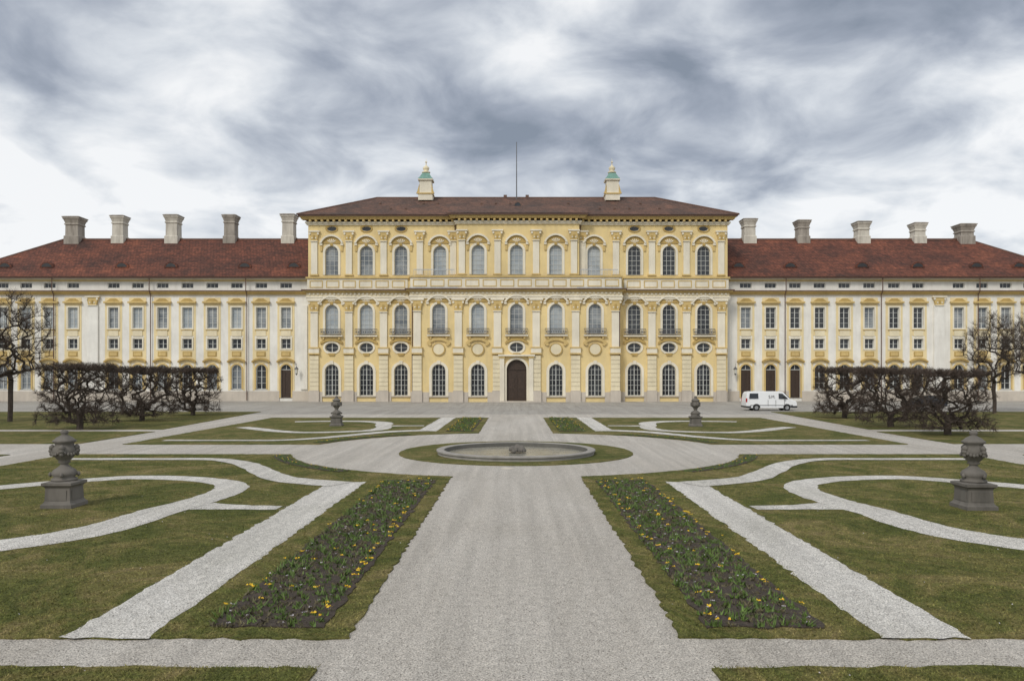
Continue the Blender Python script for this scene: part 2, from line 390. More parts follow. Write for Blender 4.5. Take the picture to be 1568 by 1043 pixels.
def block_upper(cols,xa,xb,y,mid=False):
    holes=[]
    for c in cols:
        g='m' if c<640 else ('p' if c<940 else 'd')
        holes.append((hole(c,20,421.5,377,'a'),g,2,5))
        if not mid and not 640<c<940: holes.append((hole(c,15,354.5,346.5,'o'),'d',0,0))
    F.wall(X(xa),X(xb),Z(446),Z(343),y,holes,'yellow')
    for h,g,_,_ in holes:
        cx=(h[0]+h[1])/2
        if h[4]=='a':
            F['white'].ring(outline(h),outline(h,.30),y-.10,y-.001); 
            pediment(F,cx,Z(373),36*S,13*S,y)
            F['ochre'].box(cx-.2,cx+.2,y-.2,y-.1,h[3]+.02,h[3]+.4)
            for sx in(-1,1): F['ochre2'].box(cx+sx*1.42-.14,cx+sx*1.42+.14,y-.16,y-.004,Z(385),Z(376.2))
        else: F['ochre'].ring(outline(h),outline(h,.2),y-.08,y-.001)
block_upper(colsL+[673.5],472,700,YC); block_upper([909.5]+colsR,886,1114,YC)
block_upper([732.5,791,850.5],700,886,YU,True)
for xx in(700,886): F['yellow'].add([(X(xx),YU,Z(446)),(X(xx),YC+.2,Z(446)),(X(xx),YC+.2,Z(343)),(X(xx),YU,Z(343))],[(0,1,2,3)])
for u in(481.5,534.5,587.5,643,694): pil_up(u,YC)
for u in(892,943,998,1051,1104): pil_up(u,YC)
for u in(708,762,820.5,878): pil_up(u,YU)
for a,b2,y in((472,698,YC),(888,1114,YC),(700,886,YU)):
    nd=int((X(b2)-X(a))/.8); L=X(b2)-X(a)
    cornice(F,X(a),X(b2),y,Z(345.2),[(.22,.2),(.2,.36)],'white',YC+.3)
    for i in range(nd):
        q=X(a)+L*(i+.3)/nd; F['ochre2'].box(q,q+.3,y-.7,y-.002,Z(340.5),Z(337.4))
    cornice(F,X(a),X(b2),y,Z(337.2),[(.2,.8),(.14,.95)],'ochre2',YC+.3)
    F['brown'].box(X(a)-1.15,X(b2)+1.15,y-1.15,YC+.3,Z(333.4),Z(331.3))
for xx in(472,1114): F['cream'].add([(X(xx),YC,ground_z0),(X(xx),YC+19,ground_z0),(X(xx),YC+19,Z(333)),(X(xx),YC,Z(333))],[(0,1,2,3)])
F['cream'].add([(X(472),YC+19,ground_z0),(X(1114),YC+19,ground_z0),(X(1114),YC+19,Z(333)),(X(472),YC+19,Z(333))],[(0,1,2,3)])
for u,y,vt in((633.5,YM-.08,446),(946.5,YM-.08,446),(697,YC-.12,340),(889,YC-.12,340)):
    F['brown'].tube((X(u),y,Z(614) if vt>400 else Z(424)),(X(u),y,Z(vt)),.07,.07,6)
F['brown'].tube((X(697),YC-.12,Z(342)),(X(700),YU-.9,Z(335)),.07,.07,6); F['brown'].tube((X(889),YC-.12,Z(342)),(X(886),YU-.9,Z(335)),.07,.07,6)
RZ=EYE+(573-303.5)*(YC+9.5)/FP; ez=Z(331.3)
xa,xb=X(472)-1.25,X(1114)+1.25; ya,yb=YC-1.25,YC+20.2; rx=20.9
RM=MB(); RM.add([(xa,ya,ez),(xb,ya,ez),(xb,yb,ez),(xa,yb,ez),(-rx,YC+9.5,RZ),(rx,YC+9.5,RZ)],[(0,1,5,4),(1,2,5),(2,3,4,5),(3,0,4),(0,3,2,1)])
RM.add([(X(700)-1.2,YU-1.25,ez+.01),(X(886)+1.2,YU-1.25,ez+.01),(X(700)-1.2,YC+3,ez+2.05),(X(886)+1.2,YC+3,ez+2.05),(X(700)-1.2,YC-1.0,ez+.01),(X(886)+1.2,YC-1.0,ez+.01)],[(0,1,3,2),(0,2,4),(1,5,3)])
RM.obj('roof_centre',M['roofc'],palace)
F['brown'].box(-rx,rx,YC+9.35,YC+9.65,RZ-.1,RZ+.12)
for sx in(-1,1):
    F['brown'].tube((sx*rx,YC+9.5,RZ+.02),(X(472)-1.25 if sx<0 else xb,ya,ez+.02),.14,.14,5)
rr=random.Random(3)
for i in range(26):
    t=rr.choice([.3,.62]); x=-26+i*2.1; 
    if abs(x)<26-8*t: F['brown'].box(x-.14,x+.14,ya+t*(YC+9.5-ya)-.25,ya+t*(YC+9.5-ya)+.2,ez+t*(RZ-ez)-.05,ez+t*(RZ-ez)+.12)
for u in(652.5,937):
    yy=YC+8.0; sc=yy/FP; cx=(u-790)*sc; z=lambda v:EYE+(573-v)*sc
    T=MB(); q=math.pi/4; r2=math.sqrt(2)*.84
    T.lathe([(1.25*r2,z(309)),(1.25*r2,z(300)),(1.12*r2,z(299.5)),(1.05*r2,z(279)),(1.3*r2,z(278.5)),(1.3*r2,z(276.5))],cx,yy,4,0,q)
    T.obj('lantern_shaft',M['white'],palace)
    T=MB(); T.lathe([(1.36*r2,z(300)),(1.36*r2,z(298))],cx,yy,4,0,q)
    for sx in(-1,1): 
        T.prism([(cx+sx*.9,z(299)),(cx+sx*1.35,z(299)),(cx+sx*1.15,z(294)),(cx+sx*.92,z(285))],yy-1.0,yy-.75)
    T.obj('lantern_mouldings',M['ochre2'],palace)
    T=MB(); T.lathe([(1.32*r2,z(276.4)),(1.0*r2,z(273)),(.75*r2,z(269)),(.6*r2,z(266.5))],cx,yy,4,0,q)
    T.obj('lantern_copper_cap',M['verd'],palace)
    T=MB(); T.lathe([(.3,z(266.5)),(.62,z(265.5)),(.62,z(264)),(.3,z(263)),(.42,z(260.5)),(.5,z(258)),(.3,z(255.5)),(.1,z(254)),(.05,z(250)),(.16,z(249.4)),(.16,z(248.4)),(.03,z(247.5)),(.02,z(243))],cx,yy,12)
    T.obj('lantern_finial',M['cream'],palace,True)
F['iron'].tube((.1,YC+8.5,RZ-.5),(.1,YC+8.5,EYE+(573-218)*(YC+8.5)/FP),.09,.05,6)
for x in(-1.6,1.7): F['brown'].box(x-.25,x+.25,YC+9.2,YC+9.6,RZ-.1,RZ+.4)
T=MB(); zc=ez+2.1; T.tube((.25,YC+3.2,zc),(.25,YC+5.6,zc),.62,.62,14); T.obj('roof_dormer',M['brown'],palace)
T=MB(); T.tube((.25,YC+3.17,zc+.02),(.25,YC+3.19,zc+.02),.46,.46,14); T.obj('roof_dormer_glass',M['gdark'],palace)

# ------------------------------------------------------------------ wings
YW=110.2; SW=YW/FP
def XW(u): return (u-790)*SW
def ZW(v): return EYE+(573-v)*SW
colsW=[438,400,362.5,325,287,249,211,174,112,76,40,4,-32]
for side in(1,-1):
    W=Facade(); rs=random.Random(10+side)
    def xx(u): return XW(u) if side==1 else -XW(u)
    x0,x1=sorted((xx(-75),xx(474)))
    holes=[]
    for i,c in enumerate(colsW):
        cx=xx(c); hw=7.6*SW
        dk=(side==-1) or i==0
        g1=rs.choice('dddm') if dk else rs.choice('ppmm')
        holes.append(((cx-hw,cx+hw,ZW(503),ZW(471),'r'),g1,1,3))
        holes.append(((cx-hw*.95,cx+hw*.95,ZW(534),ZW(519),'r'),'d',1,1))
        door=(i==0) or (side==-1 and i in(1,2))
        holes.append(((cx-hw*1.02,cx+hw*1.02,ZW(609) if door else ZW(596),ZW(558.5),'a'),'door' if door else (rs.choice('mmpd') if side==1 else rs.choice('ddm')),1,3))
        holes.append(((cx-9*SW,cx+9*SW,ZW(441.5),ZW(433.5),'r'),'d',2,0))
    W.wall(x0,x1,ground_z0,ZW(425),YW,holes,'wingwhite',.3)
    for h,g,_,_ in holes:
        cx=(h[0]+h[1])/2; 
        if g=='door':
            o=outline(h); W['Gd'].add([(x,YW+.28,z) for x,z in o],[tuple(range(len(o)))])
            zt=h[3]-.75
            W['wood'].box(h[0]+.01,h[1]-.01,YW+.2,YW+.27,h[2],zt); W['frame'].box(h[0]+.01,h[1]-.01,YW+.16,YW+.268,zt+.002,zt+.08); W['frame'].box(cx-.03,cx+.03,YW+.2,YW+.267,zt+.082,h[3]-.05)
            for sx in(-1,1): W['wood'].box(cx+sx*.36-.22,cx+sx*.36+.22,YW+.15,YW+.198,h[2]+.3,zt-.25)
        if h[4]=='a': W['ochre2'].ring(outline(h),outline(h,.2),YW-.12,YW-.001)
        elif h[2]<ZW(450):
            W['white'].ring([(h[0],h[2]),(h[1],h[2]),(h[1],h[3]),(h[0],h[3])],[(h[0]-.2,h[2]-.2),(h[1]+.2,h[2]-.2),(h[1]+.2,h[3]+.2),(h[0]-.2,h[3]+.2)],YW-.12,YW-.001)
    for c in colsW:
        cx=xx(c); hw=13*SW; a=7.6*SW+.2
        for sx in(-1,1):
            l,r=sorted((cx+sx*(a+.002),cx+sx*hw)); W['wingyellow'].box(l,r,YW-.035,YW-.002,ZW(598),ZW(456))
        for p,q in((ZW(517)+.25,ZW(503)-.22),(ZW(556.5),ZW(534)-.22),(ZW(469)+.02,ZW(456))):
            W['wingyellow'].box(cx-a,cx+a,YW-.034,YW-.003,p,q)
        W['ochre2'].box(cx-14*SW,cx+14*SW,YW-.42,YW-.036,ZW(464.5),ZW(462)); 
        W['ochre'].prism([(cx-10*SW,ZW(462)),(cx+10*SW,ZW(462)),(cx+4*SW,ZW(457.5)),(cx-4*SW,ZW(457.5))],YW-.25,YW-.037)
        W['cream'].box(cx-7.5*SW,cx+7.5*SW,YW-.12,YW-.036,ZW(515),ZW(506.5))
        W['ochre2'].box(cx-9.5*SW,cx+9.5*SW,YW-.2,YW-.121,ZW(505.6),ZW(504.6))
        W['ochre'].box(cx-7*SW,cx+7*SW,YW-.1,YW-.036,ZW(546),ZW(538.5)); W['ochre2'].box(cx-5.5*SW,cx+5.5*SW,YW-.14,YW-.101,ZW(545),ZW(540))
        o=arch_pts(cx,ZW(553.5),28*SW,5.5*SW); i2=arch_pts(cx,ZW(555.5),26*SW,4.5*SW)
        for k in range(10): W['ochre'].prism([o[k],i2[k],i2[k+1],o[k+1]][::-1],YW-.4,YW-.037)
    for u in(143,466):
        x=xx(u); hw=8*SW if u==143 else 5*SW
        W['wingwhite'].box(x-hw,x+hw,YW-.25,YW-.004,ZW(596),ZW(468)); 
        if u==143: capital(W,x,ZW(468),ZW(454),1.1,YW,.25)
    ed=[x0]+sorted(e for h,g,_,_ in holes if g=='door' for e in(h[0]-.21,h[1]+.21))+[x1]
    for a,b2 in zip(ed[0::2],ed[1::2]): W['plinth'].box(a,b2,YW-.13,YW-.037,ground_z0,ZW(599))
    W['ochre2'].box(x0,x1,YW-.3,YW-.002,ZW(451.5),ZW(449)); W['ochre'].box(x0,x1,YW-.55,YW-.003,ZW(449)+.002,ZW(447)); W['brown'].box(x0,x1,YW-.65,YW-.004,ZW(447)+.002,ZW(445.6))
    W['ochre2'].box(x0,x1,YW-.2,YW-.005,ZW(431),ZW(429)); W['white'].box(x0,x1,YW-.45,YW-.006,ZW(429)+.002,ZW(427)); 
    W['brown'].box(x0,x1,YW-.95,YW+.1,ZW(427)+.002,ZW(424.8))
    for u in(232,379,84):
        x=xx(u); W['brown'].tube((x,YW-.3,ground_z0+.3),(x,YW-.3,ZW(452)),.065,.065,6); W['brown'].tube((x,YW-.72,ZW(446)),(x,YW-.72,ZW(427)),.065,.065,6); W['brown'].tube((x,YW-.3,ZW(452)),(x,YW-.72,ZW(446)),.065,.065,6)
    xo=xx(-75); W['cream'].add([(xo,YW,ground_z0),(xo,YW+15,ground_z0),(xo,YW+15,ZW(425)),(xo,YW,ZW(425))],[(0,1,2,3)])
    lx=xx(457)
    W['iron'].box(lx-.03,lx+.03,YW-1.0,YW-.26,ZW(566),ZW(565.3))
    W['lampglass'].lathe([(.16,0),(.26,.6)],lx,YW-1.0,6,ZW(572)); W['iron'].lathe([(.34,0),(.12,.25),(.02,.4)],lx,YW-1.0,6,ZW(572)+.602); W['iron'].lathe([(.03,-.25),(.18,-.002)],lx,YW-1.0,6,ZW(572))
    W['iron'].tube((lx,YW-1,ZW(572)+.9),(lx,YW-1,ZW(557)),.03,.02,5)
    names={'wingwhite':'wing_wall','wingyellow':'wing_yellow_panels','white':'wing_stucco_trim','ochre':'wing_ochre_ornament','ochre2':'wing_ochre_mouldings','Gd':'wing_windows_dark','Gp':'wing_windows_blinds_reflection','Gm':'wing_windows_curtained','frame':'wing_window_frames','plinth':'wing_plinth','brown':'wing_gutters','wood':'wing_doors','cream':'wing_side_wall','iron':'wing_lantern_bracket','lampglass':'wing_lantern_glass'}
    W.finish(palace,names)
    yr=YW+7.5; rz=EYE+(573-367)*yr/FP; ze=ZW(424.8); R=MB()
    xe=xx(-78); xi=xx(476); xr=(98-790)*yr/FP*side
    P=[(xe,YW-1.05,ze),(xi,YW-1.05,ze),(xi,yr,rz),(xr,yr,rz),(xe,YW+16,ze),(xi,YW+16,ze)]
    R.add(P,[(0,1,2,3),(0,3,4),(3,2,5,4)]); R.obj('roof_wing',M['roofw'],palace)
    R=MB(); R.tube(P[3],P[2],.16,.16,6); R.tube(P[0],P[3],.13,.13,6); R.obj('roof_ridge_tiles',M['brown'],palace)
    ch=[(115,334),(184,332),(266,331),(354,331),(443,330)] if side==1 else [(1476,345),(1405,343),(1319,341),(1228,339),(1146,337)]
    for (u,vt) in ch:
        cx=(u-790)*yr/FP; z=lambda v:EYE+(573-v)*yr/FP; C=MB(); r2=math.sqrt(2); w=random.uniform(.95,1.05)*(.88 if u in(115,1476) else .76)
        zt=z(vt); zb=rz-1.3
        C.lathe([(1.28*w*r2,zb),(1.28*w*r2,rz+.35),(1.1*w*r2,rz+.45),(1.08*w*r2,zt-1.25),(1.22*w*r2,zt-1.2),(1.22*w*r2,zt-1.05),(1.1*w*r2,zt-.95),(1.3*w*r2,zt-.45),(1.42*w*r2,zt-.35),(1.42*w*r2,zt-.12)],cx,yr,4,0,math.pi/4)
        C.obj('chimney_stack',M['chim'] if (u in(115,1476,354,1228)) else M['chimw'],palace)
        C=MB(); C.lathe([(1.52*w*r2,zt-.118),(1.52*w*r2,zt+.0),(1.05*w*r2,zt+.12)],cx,yr,4,0,math.pi/4); C.obj('chimney_cap',M['chim'],palace)
    for u in((8,72,187,262,375,450) if side==1 else (1131,1210,1320,1405,1495,1560)):
        t=.22; y0=YW-1.05+(yr-YW+1.05)*t; zz=ze+(rz-ze)*t; cx=(u-790)*y0/FP; D=MB()
        a=arch_pts(cx,zz,2.0,.85,8)
        D.prism(a[::-1],y0-.1,y0+1.4); D.obj('dormer_hood',M['roofw'],palace)
        D=MB(); a=arch_pts(cx,zz+.1,1.5,.55,8); D.prism(a[::-1],y0-.13,y0-.102); D.obj('dormer_opening',M['black'],palace)
F.finish(palace,{'yellow':'centre_walls','white':'stucco_trim','cream':'centre_piers','ochre':'ochre_ornament','ochre2':'ochre_mouldings','Gd':'windows_dark','Gp':'windows_blinds_reflection','Gm':'windows_curtained','frame':'window_frames','plinth':'centre_plinth','brown':'cornice_flashing','iron':'balcony_ironwork','wood':'entrance_door','railblue':'terrace_railing'})

# ------------------------------------------------------------------ ground
def sheet(name,poly,z,mat,skirt=0.0,jit=0.0,parent=None,step=.2):
    pts=[]
    n=len(poly)
    for i in range(n):
        a=poly[i]; b2=poly[(i+1)%n]; L=math.dist(a,b2); k=max(1,int(L/step)) if jit>0 else 1
        k=min(k,160)
        for j in range(k): pts.append([a[0]+(b2[0]-a[0])*j/k,a[1]+(b2[1]-a[1])*j/k])
    if jit>0:
        for p in pts: p[0]+=random.gauss(0,jit); p[1]+=random.gauss(0,jit)
    n=len(pts); vs=[(p[0],p[1],z) for p in pts]; fs=[tuple(range(n))]
    if skirt>0:
        vs+=[(p[0],p[1],z-skirt) for p in pts]; fs+=[(i,(i+1)%n,n+(i+1)%n,n+i) for i in range(n)]
    me=bpy.data.meshes.new(name); me.from_pydata(vs,[],fs); me.materials.append(mat); me.update()
    o=bpy.data.objects.new(name,me); COL.objects.link(o)
    if me.polygons[0].normal.z<0: me.flip_normals()
    if parent:o.parent=parent
    return o
sheet('ground',[(-1500,-300),(1500,-300),(1500,2500),(-1500,2500)],-.05,M['grass'])
sheet('gravel_parterre_paths',[(-60,4),(60,4),(60,74),(-60,74)],0,M['gravel'])
sheet('forecourt',[(-95,74),(95,74),(95,YW+.25),(-95,YW+.25)],-.002,M['road'])
GZ=.03; C0=39.5; R0=10.9
def mir(p): return [(-x,y) for x,y in p]
def far(p): return [(x,2*C0-y) for x,y in p]
a0=math.asin(2.4/R0); a1=math.acos(2.6/R0)
arc=[(-R0*math.sin(a0+(a1-a0)*i/16),C0-R0*math.cos(a0+(a1-a0)*i/16)) for i in range(17)]
Q=[(-2.4,11.2)]+arc+[(-21.2,C0-2.6),(-21.2,11.2)]
walk=[(-5.25,11.15),(-6.5,11.15),(-6.5,27.0),(-5.25,27.4)]
def ribbon(center,widths):
    L=[];R=[]
    n=len(center)
    for i in range(n):
        a=Vector(center[max(0,i-1)]);b2=Vector(center[min(n-1,i+1)]); d=(b2-a).normalized(); nn=Vector((-d.y,d.x)); w=widths[i]/2 if isinstance(widths,list) else widths/2
        c=Vector(center[i]); L.append(tuple(c+nn*w)); R.append(tuple(c-nn*w))
    return L,R
def smooth(pts,k=6):
    out=[]; n=len(pts)
    for i in range(n-1):
        p0,p1,p2,p3=[Vector(pts[min(max(j,0),n-1)]) for j in(i-1,i,i+1,i+2)]
        for t in range(k):
            t=t/k; out.append(tuple(.5*((2*p1)+(p2-p0)*t+(2*p0-5*p1+4*p2-p3)*t*t+(3*p1-p0-3*p2+p3)*t**3)))
    out.append(tuple(pts[-1])); return out
def strip_mesh(center,width,z):
    c=smooth(center); n=len(c); k=len(center)
    ws=[np.interp(i/(n-1)*(k-1),range(k),width) for i in range(n)]
    L,R=ribbon(c,ws); g=lambda:random.gauss(0,.022)
    vs=[(x+g(),y+g(),z) for x,y in L]+[(x+g(),y+g(),z) for x,y in R]
    return vs,[(i,i+1,n+i+1,n+i) for i in range(n-1)]
scroll=[(-19.5,23.5),(-18,25.0),(-16.6,26.6),(-15.2,27.8),(-13.9,28.5),(-11.9,28.2),(-10.2,27.2),(-9.45,25.9),(-9.3,24.5),(-9.45,23.0),(-9.8,21.4),(-10.0,19.5),(-10.6,18.0),(-11.8,16.9),(-13.6,16.4),(-15.6,16.6),(-17.5,17.2)]
scw=[1.0,1.1,1.1,1.0,1.0,1.0,1.0,1.1,1.1,1.1,1.2,1.3,1.35,1.35,1.3,1.2,1.0]
stub=[(-9.0,22.3),(-8.0,22.1),(-6.7,22.0)]; stw=[1.2,.75,.6]
edge=[(-20,34.6),(-16,34.6),(-13.4,34.5),(-11.5,32.9),(-9.8,30.2),(-8.3,28.0),(-6.0,26.7)]; edw=[.7,.7,.75,.9,1.0,1.1,1.3]
for fx in(0,1):
    for fy in(0,1):
        tr=lambda p:(far if fy else (lambda q:q))((mir if fx else (lambda q:q))(p))
        sheet('lawn',tr(Q),GZ,M['grass'],.06,.03)
        sheet('gravel_walk',tr(walk),GZ+.004,M['gravel2'],0,.028)
        for i,(c,w) in enumerate(((scroll,scw),(stub,stw),(edge,edw))):
            vs,fs=strip_mesh(tr(c),w,GZ+.008+i*.004) 
            me=bpy.data.meshes.new('scroll_path'); me.from_pydata(vs,[],fs); me.materials.append(M['gravel2']); o=bpy.data.objects.new('gravel_scroll_path',me); COL.objects.link(o)
for sx in(-1,1):
    sheet('lawn',[(sx*2.55,10.05),(sx*2.55,3),(sx*22,3),(sx*22,10.3)],GZ,M['grass'],.06,.025)
    sheet('lawn',[(sx*23.8,C0+3.0),(sx*60,C0+3.0),(sx*60,51.5),(sx*23.8,51.5)],GZ,M['grass'],.06,.02)
    sheet('lawn',[(sx*24.2,53.5),(sx*90,53.5),(sx*90,78.5),(sx*25.6,78.5)],GZ,M['grass'],.06,.02)
    sheet('lawn',[(sx*23.8,11),(sx*60,11),(sx*60,C0-2.8),(sx*23.8,C0-2.8)],GZ,M['grass'],.06,.02)
FY=37.3
def arc3(p0,pm,p1,n=24):
    w=abs(p1[0]-p0[0]); h=abs(pm[1]-p0[1]); R_=(w*w/4+h*h)/(2*h); sg=1 if pm[1]>p0[1] else -1; cy=pm[1]-sg*R_; a=math.asin(w/2/R_) if h<=w/2 else math.pi-math.asin(w/2/R_)
    return [(R_*math.sin(-a+2*a*i/n),cy+sg*R_*math.cos(-a+2*a*i/n)) for i in range(n+1)]
isl=arc3((-5.6,38.6),(0,32.3),(5.6,38.6))+arc3((-5.6,38.6),(0,44.0),(5.6,38.6))[::-1][1:-1]
sheet('lawn_island',isl,GZ,M['grass'],.06,.012)
basin=empty('fountain_basin',(0,FY,0)); B=MB()
B.lathe([(3.72,.02),(3.72,.15),(3.78,.17),(3.78,.23),(3.72,.25),(3.46,.25),(3.42,.23)],0,0,80); B.f=B.f[:-2]; B.obj('rim',M['rim'],basin,False)
B=MB(); B.lathe([(3.42,.231),(3.40,.22),(3.36,.03)],0,0,80); B.f=B.f[:-2]; B.obj('inner_wall',M['rimin'],basin)
B=MB(); B.lathe([(3.38,.045),(3.38,.046)],0,0,48); B.f=[B.f[-1]]; B.obj('water',M['water'],basin)
B=MB()
for i in range(26):
    a=random.uniform(0,6.28); r=random.uniform(0,.42); s=random.uniform(.08,.17); B.lathe([(s,0),(s*1.2,s*.6),(s*.8,s*1.3),(s*.2,s*1.6)],r*math.cos(a),r*math.sin(a)*.8,6,.04+max(0,.2-r*.4),random.random())
B.lathe([(.06,.2),(.05,.42)],0,0,8); B.obj('rocks',M['stone'],basin)
T=MB(); T.lathe([(.28,.005),(.28,.012)],-.35,31.4,20); T.obj('drain_cover',M['plinth'])

# ------------------------------------------------------------------ flower beds
def tri_obj(name,V,mat,parent=None):
    n=len(V)//3; me=bpy.data.meshes.new(name)
    me.vertices.add(len(V)); me.vertices.foreach_set('co',np.asarray(V,dtype=np.float32).ravel())
    me.loops.add(3*n); me.loops.foreach_set('vertex_index',np.arange(3*n,dtype=np.int32))
    me.polygons.add(n); me.polygons.foreach_set('loop_start',np.arange(0,3*n,3,dtype=np.int32))
    me.update(calc_edges=True); me.validate(); me.materials.append(mat); o=bpy.data.objects.new(name,me); COL.objects.link(o)
    if parent:o.parent=parent
    return o
def blades(P,h,w,lean,z):
    n=len(P); a=rng.uniform(0,2*np.pi,n); l=rng.uniform(0,lean,n)*h; b_=rng.uniform(0,2*np.pi,n)
    V=np.zeros((n,3,3)); V[:,0,0]=P[:,0]-np.cos(a)*w/2; V[:,0,1]=P[:,1]-np.sin(a)*w/2; V[:,1,0]=P[:,0]+np.cos(a)*w/2; V[:,1,1]=P[:,1]+np.sin(a)*w/2
    V[:,2,0]=P[:,0]+np.cos(b_)*l; V[:,2,1]=P[:,1]+np.sin(b_)*l; V[:,0,2]=z;V[:,1,2]=z;V[:,2,2]=z+h
    return V.reshape(-1,3)
def bed(x0,x1,y0,y1,dens=1.0):
    e=empty('flower_bed',((x0+x1)/2,(y0+y1)/2,0)); off=np.array([(x0+x1)/2,(y0+y1)/2,0])
    o=sheet('soil',[(x0,y0),(x1,y0),(x1,y1),(x0,y1)],GZ+.02,M['soil'],.025,.035); o.location=-Vector(off); o.parent=e
    xs=np.arange(x0+.06,x1-.04,.14); ys=np.arange(y0+.06,y1-.04,.16); gx,gy=np.meshgrid(xs,ys); T=np.stack([gx.ravel(),gy.ravel()],1); T+=rng.normal(0,.035,T.shape)
    T=T[rng.random(len(T))<.85*dens]
    dull=rng.random(len(T))<.42
    for mk,sel,hh in(('leaf',~dull,.10),('leaf2',dull,.06)):
        t=T[sel]; k=10; sc=np.repeat(rng.uniform(.4,1.5,len(t)),k)
        P=np.repeat(t,k,0)+rng.normal(0,.034,(len(t)*k,2)); h=rng.uniform(.4,1.1,len(P))*hh*sc
        V=blades(P,h,rng.uniform(.02,.05,len(P)),1.4,GZ+.02)-off; tri_obj('leaves',V,M[mk],e)
    for mk,frac,sz in(('yel',.075,.03),('whi',.09,.018)):
        t=T[rng.random(len(T))<frac]
        if mk=='yel':
            ex=rng.random(len(t))<.6; t[ex,0]=np.where(rng.random(ex.sum())<.5,x0+.12,x1-.12)+rng.normal(0,.07,ex.sum())
        k=6; P=np.repeat(t,k,0)+rng.normal(0,sz*.8,(len(t)*k,2)); V=blades(P,np.full(len(P),sz*.8),np.full(len(P),sz*1.4),1.4,GZ+.02+(.10 if mk=='yel' else .05))-off; tri_obj('flowers',V,M[mk],e)
for sx in(-1,1):
    a,b2=sorted((sx*2.85,sx*4.6)); bed(a,b2,11.6,27.7); bed(a,b2,2*C0-27.7,2*C0-11.6,.8)
for sx in(-1,1):
    for fy in(0,1):
        pts=[]
        for i in range(15):
            t=.62+(1.28-.62)*i/14; pts.append((-sx*R0*math.sin(t)*1.045,C0-(1 if fy==0 else -1)*R0*math.cos(t)*1.045))
        L,R=ribbon(pts,.62); e=empty('border_bed',(0,0,0)); me=bpy.data.meshes.new('soil'); n=len(L)
        me.from_pydata([(x,y,GZ+.02) for x,y in L]+[(x,y,GZ+.02) for x,y in R],[],[(i,i+1,n+i+1,n+i) for i in range(n-1)]); me.materials.append(M['soil']); o=bpy.data.objects.new('soil',me); COL.objects.link(o); o.parent=e
        P=np.array(pts); t=rng.random(300)*(n-1.01); i0=t.astype(int); P=P[i0]+(P[i0+1]-P[i0])*(t-i0)[:,None]+rng.uniform(-.25,.25,(300,2))
        tri_obj('leaves',blades(np.repeat(P,5,0)+rng.normal(0,.035,(1500,2)),rng.uniform(.015,.05,1500),np.full(1500,.03),1,GZ+.02),M['leaf'],e)
        tri_obj('flowers',blades(P[:22],np.full(22,.03),np.full(22,.05),1,GZ+.07),M['yel'],e)
# ------------------------------------------------------------------ grass blades, pebbles
def inpoly(P,poly):
    x,y=P[:,0],P[:,1]; c=np.zeros(len(P),bool); n=len(poly); j=n-1
    for i in range(n):
        xi,yi=poly[i];xj,yj=poly[j]
        cond=((yi>y)!=(yj>y))&(x<(xj-xi)*(y-yi)/(yj-yi+1e-12)+xi); c^=cond; j=i
    return c
def near_strip(P,center,w):
    c=np.array(smooth(center)); d=np.full(len(P),9e9)
    for i in range(0,len(c)): d=np.minimum(d,np.hypot(P[:,0]-c[i,0],P[:,1]-c[i,1]))
    return d<w/2+.02
def on_grass(P):
    A=P.copy(); A[:,0]=-np.abs(A[:,0])
    k=inpoly(A,Q)|((A[:,1]<10.07)&(A[:,0]<-2.56))
    k&=~inpoly(A,walk)&~near_strip(A,scroll,1.15)&~near_strip(A,stub,.7)&~near_strip(A,edge,1.0); return k
NB=300000
yy=8.5+28*rng.random(NB)**1.7; xx_=rng.uniform(-1,1,NB)*(yy*.68+.5)
P=np.stack([xx_,yy],1); A=np.abs(P[:,0])
keep=on_grass(P)&~((A<4.6)&(A>2.85)&(P[:,1]>11.6)&(P[:,1]<27.7))
P=P[keep]; n=len(P); P=P+rng.normal(0,.025,P.shape)*(rng.random((n,1))<.6)
tri_obj('grass_blades',blades(P,rng.uniform(.012,.042,n),rng.uniform(.008,.016,n)*(1+P[:,1]/25),1.9,GZ-.005),M['blade'])
sel=P[rng.random(n)<.0008]; tri_obj('daisies',blades(sel,np.full(len(sel),.015),np.full(len(sel),.025),1.5,GZ+.04),M['whi'])
NP_=110000
yy=8.5+16*rng.random(NP_)**1.6; xx_=rng.uniform(-1,1,NP_)*(yy*.68+.3); P=np.stack([xx_,yy],1)
P=P[~on_grass(P)]; A=np.abs(P[:,0]); inw=(A>2.4)&(P[:,1]>11.2)
for nm,mk_,sl_ in(('pebbles_light','pebl',slice(0,None,2)),('pebbles_dark','pebd',slice(1,None,3))):
    for lo,zz in((~inw,0.0),(inw,GZ+.012)):
        p=P[sl_][lo[sl_]]; k=len(p); tri_obj('gravel_'+nm,blades(p,rng.uniform(.004,.012,k),rng.uniform(.010,.026,k),2.2,zz+.001),M[mk_])

